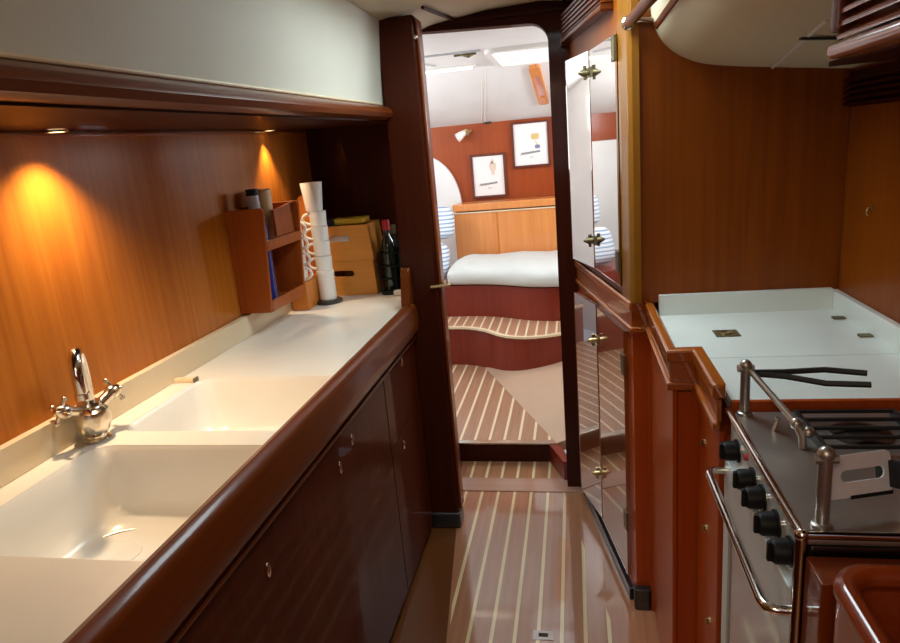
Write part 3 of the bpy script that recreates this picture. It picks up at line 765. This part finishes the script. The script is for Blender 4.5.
b = MB()
b.tube([(.300, 1.190, 1.066), (.36, 1.20, 1.062), (.43, 1.205, 1.063), (.492, 1.185, 1.062)], .0055, 8)
b.tube([(.300, 1.190, 1.064), (.36, 1.188, 1.058), (.42, 1.165, 1.052), (.485, 1.150, 1.054)], .0055, 8)
obj('pot_clamp', b, M_IRON, st)
# slotted clamp plate by the near post
pc = Vector((.354, .862, 1.038)); ax = Vector((1, .30, 0)).normalized(); az = Vector((0, .35, 1)).normalized(); ay = az.cross(ax)
def plate2(o):
    b2 = MB(); b2.poly(rrect(-.050, .050, -.028, .028, .008, 4), [rrect(-.022, .040, -.008, .008, .007, 4)], -.0015, .0015, 'z')
    for v in b2.b.verts: v.co = pc + ax*v.co.x + az*v.co.y + ay*v.co.z
    return b2
obj('slotted_plate', plate2(0), M_ALU, st)
b = MB(); b.obox(pc+ax*.05+az*-.004, ax, ay, az, (.008, .05, .036), .002); b.obox(pc+ax*.02+az*-.028, ax, ay, az, (.06, .006, .005), .001)
obj('clamp_bracket', b, M_BLACK, st)
b = MB(); b.lathe([(.010, 0), (.010, .008), (.006, .010), (.006, .014), (.012, .016), (.012, .024), (.007, .027), (.007, .032), (.011, .034), (.009, .042), (0, .044)], pc+ax*.085+Vector((0, .0, -.036)), n=20)
obj('clamp_screw', b, M_NICKEL, st)

# ================================================================ wooden bin, bottom right
bn = thing('galley_bin', 'open wooden bin with a rounded rim at the bottom right corner', 'bin', (.48, .5, 0))
o_ = rrect(.266, .685, .10, .722, .05, 8); i_ = rrect(.290, .66, .124, .698, .03, 8)
b = MB(); b.poly(o_, [i_], .980, 1.005); obj('rim', b, W_BIN, bn, bevel=.009)
b = MB(); b.poly([(x*.97+.012, y) for x, y in o_], [i_], .0, .981); obj('bin_wall', b, W_BIN, bn)
obj('bin_floor', MB().box((.29, .12, .80), (.67, .705, .815)), W_BIN, bn)
b = MB().lathe([(.010, 0), (.010, .004), (.004, .006)], (.276, .62, .90), (-1, 0, 0), 14); b.box((.268, .616, .892), (.272, .624, .908))
obj('lock_button', b, M_BRASS, bn)
struct('wall_partition', MB().box((.272, .728, 0), (.688, .786, .965), .003), W_MID, 'dark red partition panel between stove and bin', 'partition')

# ================================================================ FORWARD CABIN
struct('floor_forward', MB().poly([(-1.3, 2.93), (-.12, 2.93), (.30, 2.93), (.30, 4.6), (-1.3, 4.6)], [], .06, .10), M_FLOOR_F, 'raised teak floor of the forward cabin with pale strips', 'floor')
struct('trim_step_edge', MB().box((-.70, 2.905, .0), (-.118, 2.93, .094)), W_DARK, 'dark riser at the edge of the forward cabin floor', 'step')
tr = struct('trim_step_nosing', MB().box((-.70, 2.900, .094), (-.12, 2.935, .102), .002), M_NICKEL, 'metal nosing on the forward cabin sill', 'nosing')
b = MB(); b.b.faces.new([b.b.verts.new(v) for v in [(-.125, 2.90, .1015), (-.625, 4.05, .1015), (-.45, 4.10, .13), (.30, 4.10, .235), (.30, 2.90, .26)]])
r = bmesh.ops.extrude_face_region(b.b, geom=list(b.b.faces)); bmesh.ops.translate(b.b, vec=(0, 0, -.05), verts=[g for g in r['geom'] if isinstance(g, bmesh.types.BMVert)])
struct('floor_side', b, M_BEIGE, 'plain beige floor panel sloping up on the right of the forward cabin', 'floor')
b = MB(); b.prism([(-.16, 2.90), (-.105, 2.90), (-.06, 2.72), (-.09, 2.72)], 0, .095)
struct('trim_sill_side', b, W_STEP, 'short red return panel at the right of the sill', 'trim')
# curved steps
f1 = smooth_line([(-1.3, 4.12), (-.95, 4.11), (-.74, 4.095), (-.60, 4.02), (-.47, 3.885), (-.34, 3.825), (-.20, 3.84), (-.05, 3.90), (.30, 3.98)], 6)
f2 = smooth_line([(-1.3, 4.40), (-.92, 4.38), (-.70, 4.365), (-.52, 4.31), (-.36, 4.22), (-.22, 4.17), (-.05, 4.16), (.30, 4.20)], 6)
s1 = thing('lower_step', 'lower curved mahogany step with striped tread in the forward cabin', 'step', (-.5, 4.2, .1))
obj('riser', MB().prism(f1 + [(.30, 4.5), (-1.3, 4.5)], .1, .352), W_STEP, s1)
f1b = offset_line(f1, -.012)
obj('tread', MB().prism(f1b + [(.30, 4.5), (-1.3, 4.5)], .352, .366), M_TREAD, s1)
obj('nosing', MB().prism(offset_line(f1, -.016) + offset_line(f1, .012)[::-1], .355, .3675), M_EDGE, s1)
s2 = thing('berth', 'curved mahogany berth front above the lower step', 'berth', (-.5, 4.6, .3668))
obj('front', MB().prism(f2 + [(.30, 5.18), (-1.3, 5.18)], .3668, .588), W_STEP, s2)
# cushion: lofted cross-sections following the curved front
def cushion():
    b = MB(); loops = []
    xs = [-.905+i*(1.175/26) for i in range(27)]
    def fy(x):
        for (a, c_) in zip(f2[:-1], f2[1:]):
            if a[0] <= x <= c_[0]: return a[1]+(c_[1]-a[1])*(x-a[0])/(c_[0]-a[0])
        return f2[-1][1]
    for i, x in enumerate(xs):
        y = fy(x)-.035; e = min(1, (i+.35)/3.0, (26-i+.35)/3.0)**.5
        sag = .006*math.sin(i*.7)+.003*math.sin(i*2.3+1)
        zt = .588+(.142+sag)*(.55+.45*e); yb = 4.935
        dy = (1-e)*.05
        lo = [(x, y+.03+dy, .589), (x, y+.006+dy, .60), (x, y-.012+dy, .635), (x, y-.008+dy, .68), (x, y+.02+dy, zt-.025), (x, y+.075, zt-.004), (x, (y+yb)/2, zt+.006), (x, yb-.08, zt), (x, yb-.01, zt-.02), (x, yb, .65), (x, yb-.01, .589)]
        loops.append(lo)
    b.loft(loops); return b
cu = obj('seat_cushion', cushion(), M_FABRIC, loc=(-.4, 4.6, .588), angle=80); tag(cu, 'pale padded berth cushion in front of the orange locker', 'cushion')
md = cu.modifiers.new('soft', 'SUBSURF'); md.levels = 1; md.render_levels = 1
bl = thing('berth_locker', 'orange cherry locker forming the backrest behind the pale cushion', 'locker', (-.4, 5.05, .588))
obj('front_board', MB().box((-.91, 4.945, .589), (.30, 5.135, 1.035), .006), W_ORANGE, bl)
b = MB().box((-.915, 4.938, 1.043), (.30, 5.14, 1.098), .008, 3); obj('lid', b, W_ORANGE, bl)
obj('top_bead', MB().box((-.91, 4.935, 1.026), (.30, 4.948, 1.036), .003), M_EDGE, bl)
obj('panel_joint', MB().box((-.585, 4.9425, .60), (-.575, 4.946, 1.025)), W_TEAKLIGHT, bl)
# forward wall and liners
struct('wall_forward', MB().box((-1.75, 5.185, .3), (.85, 5.23, 1.69)), W_FWD, 'red cherry bulkhead at the end of the forward cabin', 'wall')
fl = struct('wall_forward_upper', MB().poly([(5.18, 1.685), (5.23, 1.685), (5.23, 2.10), (4.36, 2.10), (4.36, 1.995)], [], -1.75, .85, 'x'), M_WHITE_LINER, 'white sloping liner above the forward bulkhead', 'wall')
nrm = Vector((0, -.31, -.90)).normalized()
b = MB()
for x in (0, .022): b.tube([(-.545+x, 4.40, 1.982), (-.675+x*1.3, 5.16, 1.690)], .004, 6)
obj('seam', b, M_WHITE, fl)
obj('dark_clip', MB().box((-.66, 5.165, 1.675), (-.60, 5.184, 1.69), .003), M_DARK, fl)
cl = struct('ceiling_forward', MB().poly([(-1.75, 2.72), (.85, 2.72), (.85, 4.36), (-1.75, 4.36)], [rrect(-.41, .12, 3.66, 4.30, .05, 5)], 1.995, 2.02), M_WHITE_LINER, 'white ceiling of the forward cabin', 'ceiling')
b = MB().box((-1.7, 3.60, 1.985), (-.45, 3.612, 1.996)); b.tube([(-.90, 3.62, 1.992), (-.78, 4.05, 1.992)], .006, 6); obj('seam', b, M_GREY, cl)
w2 = struct('window_2', MB().poly(rrect(-.44, .14, 3.62, 4.34, .06, 5), [rrect(-.405, .115, 3.665, 4.295, .05, 5)], 1.975, 1.995), M_WHITE, 'white framed hatch in the forward cabin ceiling', 'hatch window')
obj('pane', MB().box((-.43, 3.64, 2.14), (.14, 4.32, 2.146)), M_SKYPANE, w2)
obj('coaming', MB().poly(rrect(-.43, .14, 3.64, 4.32, .06, 5), [rrect(-.41, .12, 3.66, 4.30, .05, 5)], 2.02, 2.14), M_WHITE_LINER, w2)
b = MB().tube([(-.56, 3.64, 1.985), (-.53, 3.70, 1.978), (-.49, 3.66, 1.985)], .006, 8); b.tube([(-.60, 3.655, 1.985), (-.48, 3.655, 1.985)], .006, 8)
obj('catch', b, M_OLDBRASS, w2)
sl = thing('strip_lamp', 'slim warm strip lamp across the forward cabin ceiling', 'lamp', (-.85, 4.22, 1.97))
obj('diffuser', MB().box((-1.2, 4.20, 1.974), (-.585, 4.24, 1.988), .006, 3), M_LAMPGLOW, sl)
obj('ceiling_mount', MB().box((-1.22, 4.18, 1.985), (-.565, 4.26, 1.9945), .003), M_WHITE, sl)
# hull sides of the forward cabin
for nm, x0, x1, w_ in (('wall_forward_left', -1.75, -1.71, 'left'), ('wall_forward_right', .81, .85, 'right')):
    struct(nm, MB().box((x0, 2.72, .0), (x1, 5.23, 2.02)), M_WHITE_LINER, f'white hull lining on the {w_} of the forward cabin', 'wall')
struct('wall_forward_back', MB().box((.06, 2.72, .0), (.85, 2.76, 2.0)), M_WHITE_LINER, 'white lining on the forward face of the bulkhead', 'wall')
struct('wall_forward_back_left', MB().box((-1.75, 2.865, .0), (-.66, 2.90, 2.0)), M_WHITE_LINER, 'white lining behind the left worktop recess', 'wall')
for k, (x, y0, y1) in enumerate(((-1.71, 3.3, 4.5), (.81, 3.3, 4.5))):  # unseen portlights added on both sides to light the forward cabin
    s_ = 1 if x < 0 else -1
    b = MB().poly(rrect(y0, y1, 1.52, 1.86, .07, 6), [rrect(y0+.04, y1-.04, 1.56, 1.82, .05, 6)], x, x+s_*.02, 'x')
    w_ = struct('window_%d' % (3+k), b, M_WHITE, 'unseen added portlight in the %s side of the forward cabin' % ('left' if x < 0 else 'right'), 'window')
    obj('pane', MB().box((min(x, x+s_*.006), y0+.03, 1.55), (max(x, x+s_*.006), y1-.03, 1.83)), M_DAYPANE, w_)
# left berth with bedding
def pillow(c, s, rot, label, mat):
    b = MB(); q = bmesh.ops.create_uvsphere(b.b, u_segments=24, v_segments=14, radius=1)
    R_ = Matrix.Rotation(rot[2], 3, 'Z') @ Matrix.Rotation(rot[1], 3, 'Y') @ Matrix.Rotation(rot[0], 3, 'X')
    for v in b.b.verts:
        p_ = Vector([math.copysign(abs(v.co[i])**(.55 if i != 1 else .9), v.co[i])*s[i] for i in range(3)])
        v.co = R_ @ p_ + Vector(c)
    o = obj('pillow', b, mat, loc=c, angle=90); return tag(o, label, 'pillow', 'striped pillows on the left of the berth')
pillow((-1.005, 4.79, .985), (.125, .06, .12), (-.25, 0, .1), 'upper blue and white striped pillow left of the orange locker', M_STRIPE)
pillow((-1.04, 4.64, .728), (.125, .07, .138), (-.35, .1, 0), 'lower blue and white striped pillow left of the orange locker', M_STRIPE)
# arched padded panel
b = MB(); b.poly([(-1.70, .5885), (-.885, .5885)] + [(-1.16+.285*math.cos(a), 1.06+.415*math.sin(a)) for a in [PI/2*i/14 for i in range(15)]] + [(-1.70, 1.475)], [], 5.145, 5.184, 'y')
tag(obj('arched_panel', b, M_WHITE_LINER, loc=(-1.2, 5.165, .5885), bevel=.006), 'white arched padded panel on the forward bulkhead at the left', 'panel')
# pictures
def picture(x0, x1, z0, z1, label, kind):
    t = thing('picture', label, 'picture', ((x0+x1)/2, 5.18, z0), 'framed prints on the forward bulkhead')
    w_ = .018
    fr_ = obj('frame', MB().poly([(x0, z0), (x1, z0), (x1, z1), (x0, z1)], [[(x0+w_, z0+w_), (x1-w_, z0+w_), (x1-w_, z1-w_), (x0+w_, z1-w_)]], 5.160, 5.1845, 'y'), M_FRAME, t, bevel=.002)
    obj('print', MB().box((x0+w_-.002, 5.171, z0+w_-.002), (x1-w_+.002, 5.182, z1-w_+.002)), M_PAPER, t)
    W, H = x1-x0, z1-z0; cx = (x0+x1)/2
    def blob(pts, m):
        b = MB(); b.prism(pts, 5.1695, 5.1712, 'y'); obj('drawing', b, m, t)
    if kind == 0:
        blob([(cx+.035+.024*math.cos(a)*(1+.3*math.sin(3*a)), z0+H*.66+.052*math.sin(a)) for a in [2*PI*i/18 for i in range(18)]], M_INKP)
        blob([(cx+.018, z0+H*.80), (cx+.035, z0+H*.88), (cx+.048, z0+H*.82), (cx+.03, z0+H*.76)], M_INKP)
    else:
        blob([(cx+.035+.030*math.cos(a), z0+H*.66+.030*math.sin(a)*(1+.3*math.cos(2*a))) for a in [2*PI*i/18 for i in range(18)]], M_INKY)
        blob(rrect(cx+.03, cx+.07, z0+H*.40, z0+H*.48, .012, 4), M_INKB)
        b = MB(); b.tube([(cx+.035, 5.170, z0+H*.58), (cx+.05, 5.170, z0+H*.48)], .003, 6); obj('drawing', b, M_INKY, t)
    b = MB(); pts = []
    for i in range(46):
        u = i/45; pts.append((cx-W*.27+W*.5*u, 5.1704, z0+H*(.31+.03*u)+.007*math.sin(i*1.7)*(1 if i % 7 else 1.8)))
    b.tube(pts, .0022, 5); b.tube([(cx-W*.30, 5.1704, z0+H*.28), (cx+W*.24, 5.1704, z0+H*.325)], .0016, 5)
    b.tube([(cx-.012+.004*i, 5.1704, z0+H*.22+.004*math.sin(i*2)) for i in range(8)], .0015, 5)
    obj('handwriting', b, M_INK, t)
picture(-.785, -.510, 1.118, 1.455, 'lower framed print with pale ochre figure and handwritten line', 0)
picture(-.455, -.165, 1.325, 1.668, 'upper framed print with yellow and blue figure, right of the other', 1)
# reading lamp
t = thing('reading_lamp', 'small white swivel lamp with brass neck on the forward bulkhead', 'lamp', (-.82, 5.18, 1.62))
obj('wall_mount', MB().lathe([(.026, 0), (.026, .012), (.018, .016), (0, .016)], (-.80, 5.1845, 1.628), (0, -1, 0), 20), M_BRASS, t)
obj('neck', MB().tube([(-.80, 5.168, 1.628), (-.80, 5.13, 1.632), (-.815, 5.115, 1.62), (-.75, 5.12, 1.635)], .009, 10), M_BRASS, t)
b = MB(); ax_ = Vector((-.75, -.25, -.5)).normalized()
b.lathe([(.014, 0), (.022, .01), (.030, .04), (.034, .075), (.031, .076), (.02, .02)], Vector((-.80, 5.11, 1.628)), ax_, 22)
obj('shade', b, M_WHITE, t)
# small wood-framed mirror on the sloping liner
t = thing('wall_mirror', 'narrow orange wooden mirror on the white liner at the upper right', 'mirror', (-.22, 4.60, 1.85))
def onS(x, y): return Vector((x, y, 1.995-(y-4.36)*(.31/.82)))
pA, pB = onS(-.218, 4.40), onS(-.186, 4.93)
u_ = (pB-pA).normalized(); nS = Vector((0, -.31, -.82)).normalized(); v_ = nS.cross(u_).normalized(); c_ = (pA+pB)/2
Lh = (pB-pA).length
def plan(pts, holes, t0, t1):
    b2 = MB(); b2.poly(pts, holes, t0, t1, 'z')
    for v in b2.b.verts: v.co = c_ + v_*v.co.x + u_*v.co.y + nS*v.co.z
    return b2
obj('frame', plan(rrect(-.036, .036, -Lh/2, Lh/2, .025, 5), [rrect(-.022, .022, -Lh*.28, Lh*.30, .02, 5)], .0, .022), W_ORANGE, t, bevel=.003)
obj('glass', plan(rrect(-.024, .024, -Lh*.29, Lh*.31, .02, 5), [], .002, .012), M_PINK, t)
# floor lifting ring
t = thing('floor_lift_plate', 'small steel lifting plate with dark slot let into the galley floor', 'plate', (-.145, 1.735, 0))
obj('plate', MB().box((-.178, 1.715, 0), (-.112, 1.755, .0025), .001), M_STEEL, t)
obj('finger_slot', MB().box((-.160, 1.727, .0024), (-.130, 1.743, .0032), .0003), M_DARK, t)

# ================================================================ LIGHT
def area(name, loc, rot, sx, sy, power, col):
    l = bpy.data.lights.new(name, 'AREA'); l.shape = 'RECTANGLE'; l.size = sx; l.size_y = sy; l.energy = power; l.color = col
    o = bpy.data.objects.new(name, l); COL.objects.link(o); o.location = loc; o.rotation_euler = rot; return o
# daylight in the hatches and the added, unseen portlights (set just inside each pane)
area('hatch_daylight', ((HX0+HX1)/2, (HY0+HY1)/2, 2.045), (0, 0, 0), HX1-HX0-.02, HY1-HY0-.02, 10, (.80, .95, 1))
area('forward_hatch_daylight', (-.145, 3.98, 2.135), (0, 0, 0),   .46, .56, .5, (.92, .96, 1))
area('added_port_light_left', (-1.695, 3.9, 1.69), (0, PI/2*-1, 0), .26, 1.1, 17, (.92, .96, 1))
area('added_port_light_right', (.795, 3.9, 1.69), (0, PI/2, 0), .26, 1.1, 17, (.96, .96, 1))
# companionway daylight behind the viewer, and the saloon lamp
area('saloon_lamp', (-.2, -.45, 1.93), (0, 0, 0), .3, .3, 7.0, (1, .66, .36))
area('companionway_daylight', (-.15, -.95, 1.6), (PI/2, 0, 0), .6, .7, 2.5, (.9, .95, 1))
def spot(loc, power, ang, blend, tgt):
    l = bpy.data.lights.new('downlight_beam', 'SPOT'); l.energy = power; l.color = (1, .73, .46); l.spot_size = math.radians(ang); l.spot_blend = blend; l.shadow_soft_size = .018
    o = bpy.data.objects.new('downlight_beam', l); COL.objects.link(o); o.location = loc
    o.rotation_euler = (Vector(tgt)-Vector(loc)).to_track_quat('-Z', 'Y').to_euler(); return o
spot((DL[0][0], DL[0][1], 1.605), 26, 124, .9, (-.96, 1.22, .94))
spot((DL[1][0], DL[1][1], 1.627), 12, 80, .6, (-1.06, 2.37, .94))

w = bpy.data.worlds.new('world'); S.world = w; w.use_nodes = True
w.node_tree.nodes['Background'].inputs['Color'].default_value = (.75, .85, 1, 1)
w.node_tree.nodes['Background'].inputs['Strength'].default_value = .6
S.view_settings.view_transform = 'Standard'; S.view_settings.look = 'None'
S.view_settings.exposure = 0; S.view_settings.gamma = 1; S.view_settings.use_curve_mapping = False
S.cycles.max_bounces = 10; S.cycles.use_denoising = True
S.cycles.caustics_reflective = False; S.cycles.caustics_refractive = False
